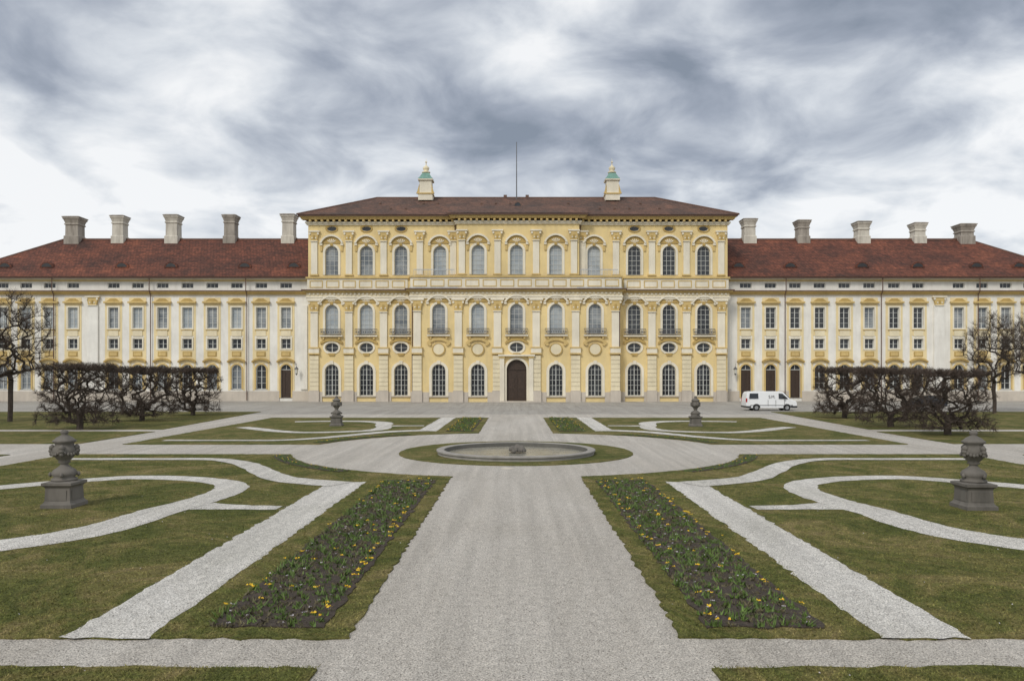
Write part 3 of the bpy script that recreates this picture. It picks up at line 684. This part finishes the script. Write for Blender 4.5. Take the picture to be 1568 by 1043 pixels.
# ------------------------------------------------------------------ urns
def urn(x,y):
    e=empty('stone_urn',(x,y,0)); q=math.pi/4; r2=math.sqrt(2)*.78
    T=MB(); T.lathe([(.56*r2,-.02),(.56*r2,.10),(.50*r2,.14),(.46*r2,.20),(.44*r2,.55),(.47*r2,.60),(.54*r2,.64),(.54*r2,.71),(.40*r2,.74)],0,0,4,.03,q)
    k=.78
    for s in(-1,1):
        a,b2=sorted((s*.475*k,s*.44*k)); T.box(-.26,.26,a,b2,.25,.53); T.box(a,b2,-.26,.26,.25,.53)
    T.obj('pedestal',M['stone'],e)
    T=MB(); T.lathe([(.34,.74),(.34,.80),(.26,.84),(.32,.90),(.33,.97),(.28,1.05),(.17,1.12),(.11,1.18),(.10,1.22),(.17,1.26),(.14,1.30),(.20,1.36),(.28,1.46),(.31,1.56),(.30,1.66),(.25,1.72),(.24,1.80),(.30,1.84),(.31,1.88),(.26,1.91),(.20,1.97),(.11,2.02),(.07,2.05),(.11,2.09),(.10,2.14),(.03,2.19)],0,0,28,.03)
    T.obj('vase',M['stone'],e,True)
    T=MB()
    for k in range(4):
        a=k*math.pi/2+.3; c,s=math.cos(a),math.sin(a)
        for (r,z,rr) in((.31,1.68,.09),(.33,1.59,.08),(.33,1.50,.06)): T.lathe([(.02,-rr),(rr*.8,-rr*.5),(rr,0),(rr*.8,rr*.5),(.02,rr)],c*r,s*r,8,z+.03)
        T.lathe([(.02,-.07),(.06,0),(.02,.07)],c*.36,s*.36,6,.95)
        for j in range(1,6):
            b_=a+j*math.pi/12; zz=1.62-.10*math.sin(j*math.pi/6); T.lathe([(.02,-.05),(.05,0),(.02,.05)],math.cos(b_)*.31,math.sin(b_)*.31,6,zz)
    T.obj('garlands',M['stone'],e,True)
for x,y in((-12.9,22.3),(12.9,22.0),(-13.1,57.0),(13.0,56.5)): urn(x,y)

# ------------------------------------------------------------------ trees
def tree_mesh(targets,trunk,rad,twn,twl,seed,up=.3,tw=.012,centre=None,minr=.012,box=None):
    r=np.random.default_rng(seed); nodes=[np.array(t,float) for t in trunk]; par=[-1]+list(range(len(trunk)-1))
    base=nodes[-1]; T=sorted(targets,key=lambda p:np.linalg.norm(np.array(p)-base))
    arr=np.zeros((len(trunk)+len(T)*2+5,3)); arr[:len(trunk)]=nodes; cnt=len(trunk); start=max(0,len(trunk)-2)
    for t in T:
        t=np.array(t); A_=arr[start:cnt]; d=np.linalg.norm(A_-t,axis=1)+np.maximum(0,A_[:,2]-t[2])*(.5 if box else 1.3)
        j=int(np.argmin(d))+start; L=np.linalg.norm(arr[j]-t)
        if L>.8:
            arr[cnt]=(arr[j]+t)/2+r.normal(0,.07*L,3); par.append(j); j=cnt; cnt+=1
        arr[cnt]=t; par.append(j); cnt+=1
    w=np.ones(cnt)
    for i in range(cnt-1,0,-1): w[par[i]]+=w[i]
    R_=np.maximum(rad*(w/w[0])**.45,minr)
    mb=MB()
    for i in range(1,cnt):
        p=par[i]; mb.tube(arr[p],arr[i],min(R_[p],R_[i]*1.35),R_[i],6 if R_[i]>.05 else 3)
    idx=np.array([i for i in range(len(trunk),cnt)]); bi=np.repeat(idx,twn); pi_=np.array(par)[bi]; f=r.random(len(bi))[:,None]
    B0=arr[bi]*(1-f)+arr[pi_]*f; c=np.array(centre); D=r.normal(0,1,(len(bi),3)); D/=np.linalg.norm(D,axis=1)[:,None]
    O=B0-c; O/=np.linalg.norm(O,axis=1)[:,None]+1e-6; D=D*.8+O*.6; D[:,2]+=up; D/=np.linalg.norm(D,axis=1)[:,None]
    L=r.uniform(.4,1,len(bi))[:,None]*twl; E=B0+D*L; s=np.cross(D,r.normal(0,1,D.shape)); s/=np.linalg.norm(s,axis=1)[:,None]
    M0=B0+D*L*.5; D2=D+r.normal(0,.7,D.shape); D2/=np.linalg.norm(D2,axis=1)[:,None]; E2=M0+D2*L*.6
    if box:
        lo,hi=np.array(box[0]),np.array(box[1]); j1=r.normal(0,.05,E.shape)
        E=np.clip(E,lo+j1,hi+j1); E2=np.clip(E2,lo+j1,hi+j1)
    V=np.stack([B0-s*tw,B0+s*tw,E],1).reshape(-1,3)
    V2=np.stack([M0-s*tw*.7,M0+s*tw*.7,E2],1).reshape(-1,3)
    return mb,np.vstack([V,V2])
def place_tree(name,meshes,x,y,rot,sc=(1,1,1)):
    e=empty(name,(x,y,0)); e.rotation_euler=(0,0,rot); e.scale=sc
    for nm,me in meshes:
        o=bpy.data.objects.new(nm,me); COL.objects.link(o); o.parent=e
def mk(mb,V):
    o=mb.obj('limbs',M['bark']); t=tri_obj('twigs',V,M['twig']); r=[('limbs',o.data),('twigs',t.data)]
    bpy.data.objects.remove(o); bpy.data.objects.remove(t); return r
clip=[]
for s in(1,2):
    r=random.Random(s); tg=[]
    for i in range(900):
        w=2.05; d=1.75
        p=[r.uniform(-w,w),r.uniform(-d,d),r.uniform(.45,4.25)]
        if i%2:
            f=r.choice('xyzt')
            if f=='x': p[0]=r.choice([-1,1])*r.uniform(w*.85,w)
            elif f=='y': p[1]=r.choice([-1,1])*r.uniform(d*.85,d)
            else: p[2]=r.uniform(3.9,4.3)
        if abs(p[0])<.6 and abs(p[1])<.6 and p[2]<1.0: continue
        tg.append(tuple(p))
    clip.append(mk(*tree_mesh(tg,[(0,0,0),(0.03,0,.45),(0,.03,.9)],.22,12,.55,s,.15,.012,(0,0,1.8),.010,((-2.2,-1.9,.15),(2.2,1.9,4.5)))))
k=0
for x,y,h in((-29.9,53.5,1.03),(-30.2,63,1.0),(-29.6,71.5,1.0),(26.9,48.6,.93),(26.8,55.8,.97),(28.2,67,1.0)):
    place_tree('clipped_linden',clip[k%2],x,y,random.choice([0,math.pi]),(1,1,h)); k+=1
bare=[]
for s in(5,6):
    r=random.Random(s); tg=[]
    while len(tg)<520:
        p=(r.uniform(-1,1),r.uniform(-1,1),r.uniform(-1,1)); q=p[0]**2+p[1]**2+p[2]**2
        if q<1: tg.append((p[0]*3.1,p[1]*3.1,6.6+p[2]*3.6))
    bare.append(mk(*tree_mesh(tg,[(0,0,0),(.05,0,1.2),(0,.08,2.3),(.05,.05,3.2)],.18,13,.85,s,.35,.009,(0,0,5))))
for x,y,r_,h,i in((-40.2,62,0,1.03,0),(-43.6,60,1.7,.9,1),(46.6,76,.6,.97,1),(52.5,79,2,1.0,0)):
    place_tree('bare_tree',bare[i],x,y,r_,(h,h,h))

# ------------------------------------------------------------------ vehicles
def vehicle(name,x,y,rot,prof,belt,wid,top_in,wins,wheels,wr,paint,extra=None):
    e=empty(name,(x,y,0)); e.rotation_euler=(0,0,rot); hw=wid/2; zt=max(z for _,z in prof)
    def yy(z): return hw if z<=belt else hw-top_in*(z-belt)/(zt-belt)
    import bmesh
    bm=bmesh.new(); L=[bm.verts.new((px,-yy(pz),pz)) for px,pz in prof]; R=[bm.verts.new((px,yy(pz),pz)) for px,pz in prof]
    n=len(prof)
    bm.faces.new(L); bm.faces.new(R[::-1])
    for i in range(n): bm.faces.new((L[i],R[i],R[(i+1)%n],L[(i+1)%n]))
    bmesh.ops.recalc_face_normals(bm,faces=bm.faces); 
    bmesh.ops.triangulate(bm,faces=[f for f in bm.faces if len(f.verts)>4])
    me=bpy.data.meshes.new('body'); bm.to_mesh(me); bm.free(); me.materials.append(paint)
    o=bpy.data.objects.new('body',me); COL.objects.link(o); o.parent=e
    bv=o.modifiers.new('b','BEVEL'); bv.width=.05; bv.segments=3; bv.limit_method='ANGLE'; bv.angle_limit=math.radians(28)
    G=MB()
    for w in wins:
        for sg in(-1,1):
            G.add([(a,sg*(yy(z)+.012),z) for a,z in w],[tuple(range(len(w)))])
    G.obj('side_windows',M['gdark'],e)
    T=MB();H=MB();A=MB()
    for wx in wheels:
        for sg in(-1,1):
            T.tube((wx,sg*(hw-.2),wr),(wx,sg*(hw+.005),wr),wr,wr,24); H.tube((wx,sg*(hw-.05),wr),(wx,sg*(hw+.02),wr),wr*.6,wr*.55,16)
            A.add([(wx+(wr+.07)*math.cos(t*math.pi/10),sg*(hw+.004),wr+(wr+.07)*math.sin(t*math.pi/10)) for t in range(11)],[tuple(range(11))])
    T.obj('tyres',M['tyre'],e);H.obj('hubs',M['hub'],e);A.obj('wheel_arches',M['black'],e)
    if extra: extra(e,hw,yy)
    return e
vprof=[(-2.6,.35),(-2.62,1.0),(-2.5,1.75),(-2.35,1.95),(-2.0,2.0),(.9,2.0),(1.25,1.93),(1.95,1.2),(2.5,1.02),(2.62,.8),(2.64,.35),(2.3,.28),(-2.4,.28)]
def vex(e,hw,yy):
    T=MB(); T.add([(1.34,-.78,1.86),(1.34,.78,1.86),(1.92,.86,1.27),(1.92,-.86,1.27)],[(0,1,2,3)])
    for v in range(4): T.v[v]=(T.v[v][0]+.03,T.v[v][1],T.v[v][2]+.02)
    T.obj('windscreen',M['gdark'],e)
    T=MB(); T.box(2.0,2.655,-hw-.01,hw+.01,.33,.52); T.box(-2.64,-2.1,-hw-.01,hw+.01,.33,.5)
    for sg in(-1,1):
        a,b2=sorted((sg*(hw+.006),sg*(hw+.018))); T.box(-2.2,2.2,a,b2,.55,.60); T.box(1.25,1.4,*sorted((sg*(hw+.01),sg*(hw+.2))),1.25,1.45)
        for q in(-.35,.45,1.35): T.box(q-.008,q+.008,*sorted((sg*(hw-.1),sg*(hw+.006))),.45,1.12)
    T.obj('trim',M['black'],e)
    T=MB(); T.box(2.45,2.63,-hw+.02,-hw+.3,.75,.95); T.box(2.45,2.63,hw-.3,hw-.02,.75,.95); T.obj('headlamps',M['lampglass'],e)
    T=MB(); T.box(-2.63,-2.5,-hw-.004,-hw+.12,.9,1.3); T.box(-2.63,-2.5,hw-.12,hw+.004,.9,1.3); T.obj('tail_lamps',M['red'],e)
    cu=bpy.data.curves.new('lettering','FONT'); cu.body='S.M.'; cu.size=.42; cu.extrude=.003; cu.materials.append(M['black']); o=bpy.data.objects.new('lettering',cu); COL.objects.link(o); o.parent=e; o.location=(-.3,-hw+.02,1.32); o.rotation_euler=(math.pi/2-.16,0,0)
vehicle('white_van',26.5,81.8,math.radians(-1),vprof,1.12,1.9,.14,[[(.75,1.25),(1.72,1.25),(1.15,1.78),(.75,1.8)],[(-2.3,1.27),(-1.35,1.27),(-1.35,1.8),(-2.22,1.8)]],[-1.55,1.6],.33,M['paint'],vex)
cprof=[(-2.1,.3),(-2.15,.85),(-1.9,1.0),(-1.35,1.42),(-.2,1.47),(.4,1.4),(1.15,.95),(2.0,.8),(2.12,.6),(2.1,.3)]
def cex(e,hw,yy):
    T=MB(); T.box(2.0,2.13,-hw+.05,-hw+.4,.58,.72);T.box(2.0,2.13,hw-.4,hw-.05,.58,.72);T.obj('headlamps',M['lampglass'],e)
    T=MB(); T.add([(.47,-.6,1.36),(.47,.6,1.36),(1.1,.75,1.0),(1.1,-.75,1.0)],[(0,1,2,3)]); T.v=[(a+.02,b_,c+.02) for a,b_,c in T.v]; T.obj('windscreen',M['gdark'],e)
vehicle('parked_car',45.0,86,math.radians(182),cprof,.95,1.75,.2,[[(-1.5,1.0),(-.3,1.0),(-.3,1.38),(-1.2,1.34)],[(-.22,1.0),(.9,1.0),(.35,1.33),(-.22,1.39)]],[-1.35,1.3],.31,M['paintdark'],cex)

# ------------------------------------------------------------------ world, sun, camera
w=bpy.data.worlds.new('World'); scene.world=w; w.use_nodes=True; nt=w.node_tree
for n_ in list(nt.nodes): nt.nodes.remove(n_)
out=N(nt,'ShaderNodeOutputWorld'); mixs=N(nt,'ShaderNodeMixShader'); b1=N(nt,'ShaderNodeBackground'); b2_=N(nt,'ShaderNodeBackground')
sky=N(nt,'ShaderNodeTexSky',sky_type='NISHITA'); sky.sun_disc=False; sky.sun_elevation=math.radians(42); sky.sun_rotation=math.radians(208)
nt.links.new(sky.outputs[0],b1.inputs[0]); b1.inputs[1].default_value=.1; b2_.inputs[1].default_value=1.0
tc=N(nt,'ShaderNodeTexCoord'); sp=N(nt,'ShaderNodeSeparateXYZ'); nt.links.new(tc.outputs['Generated'],sp.inputs[0])
def mth(op,a,b=None,c=None,clamp=False):
    n_=N(nt,'ShaderNodeMath',operation=op); n_.use_clamp=clamp
    for i,v in enumerate((a,b,c)):
        if v is None: continue
        if hasattr(v,'links'): nt.links.new(v,n_.inputs[i])
        else: n_.inputs[i].default_value=v
    return n_.outputs[0]
zc=mth('MAXIMUM',sp.outputs[2],0.0); zd=mth('ADD',zc,.26)
ux=mth('DIVIDE',sp.outputs[0],zd); uy=mth('DIVIDE',sp.outputs[1],zd)
cb=N(nt,'ShaderNodeCombineXYZ'); nt.links.new(ux,cb.inputs[0]); nt.links.new(uy,cb.inputs[1]); cb.inputs[2].default_value=3.7
n1=noise(nt,cb.outputs[0],1.5,2,.5,.3); n2=noise(nt,cb.outputs[0],3.6,8,.52,.35)
def gauss(v,c,s): 
    d=mth('DIVIDE',mth('SUBTRACT',v,c),s); return mth('POWER',2.718,mth('MULTIPLY',mth('MULTIPLY',d,d),-1.0))
dark=mth('MULTIPLY',gauss(sp.outputs[2],.275,.055),gauss(sp.outputs[0],-.02,.45))
lefth=mth('MULTIPLY',gauss(sp.outputs[2],.235,.045),gauss(sp.outputs[0],-.53,.17))
righth=mth('MULTIPLY',gauss(sp.outputs[2],.25,.09),gauss(sp.outputs[0],.53,.12))
low=gauss(sp.outputs[2],.14,.075)
val=mth('ADD',mth('MULTIPLY',n1,.6),mth('MULTIPLY',n2,.75)); val=mth('SUBTRACT',val,.095)
val=mth('SUBTRACT',val,mth('MULTIPLY',dark,.065)); val=mth('ADD',val,mth('MULTIPLY',lefth,.15)); val=mth('ADD',val,mth('MULTIPLY',righth,.10)); val=mth('ADD',val,mth('MULTIPLY',low,.12)); 
cc=ramp(nt,val,[(.38,(.25,.29,.355)),(.47,(.37,.41,.485)),(.55,(.54,.58,.645)),(.62,(.73,.765,.81)),(.71,(.96,.97,.98))])
nt.links.new(cc,b2_.inputs[0]); mixs.inputs[0].default_value=.92
nt.links.new(b1.outputs[0],mixs.inputs[1]); nt.links.new(b2_.outputs[0],mixs.inputs[2]); nt.links.new(mixs.outputs[0],out.inputs[0])
sl=bpy.data.lights.new('sun','SUN'); sl.energy=1.8; sl.angle=math.radians(16); sl.color=(1,.95,.87); so=bpy.data.objects.new('sun',sl); COL.objects.link(so)
sd=Vector((math.sin(math.radians(208))*math.cos(math.radians(42)),math.cos(math.radians(208))*math.cos(math.radians(42)),math.sin(math.radians(42))))
so.rotation_euler=sd.to_track_quat('Z','Y').to_euler(); so.location=(0,0,60)
cam=bpy.data.cameras.new('camera'); co=bpy.data.objects.new('camera',cam); COL.objects.link(co); scene.camera=co
cam.sensor_width=36; cam.lens=36*FP/1568; cam.shift_y=51.5/1568; cam.shift_x=-6/1568; cam.clip_end=5000; cam.clip_start=.1
co.location=(0,0,EYE); co.rotation_euler=(math.pi/2,0,0)
scene.view_settings.view_transform='Standard'; scene.view_settings.look='None'; scene.view_settings.exposure=0
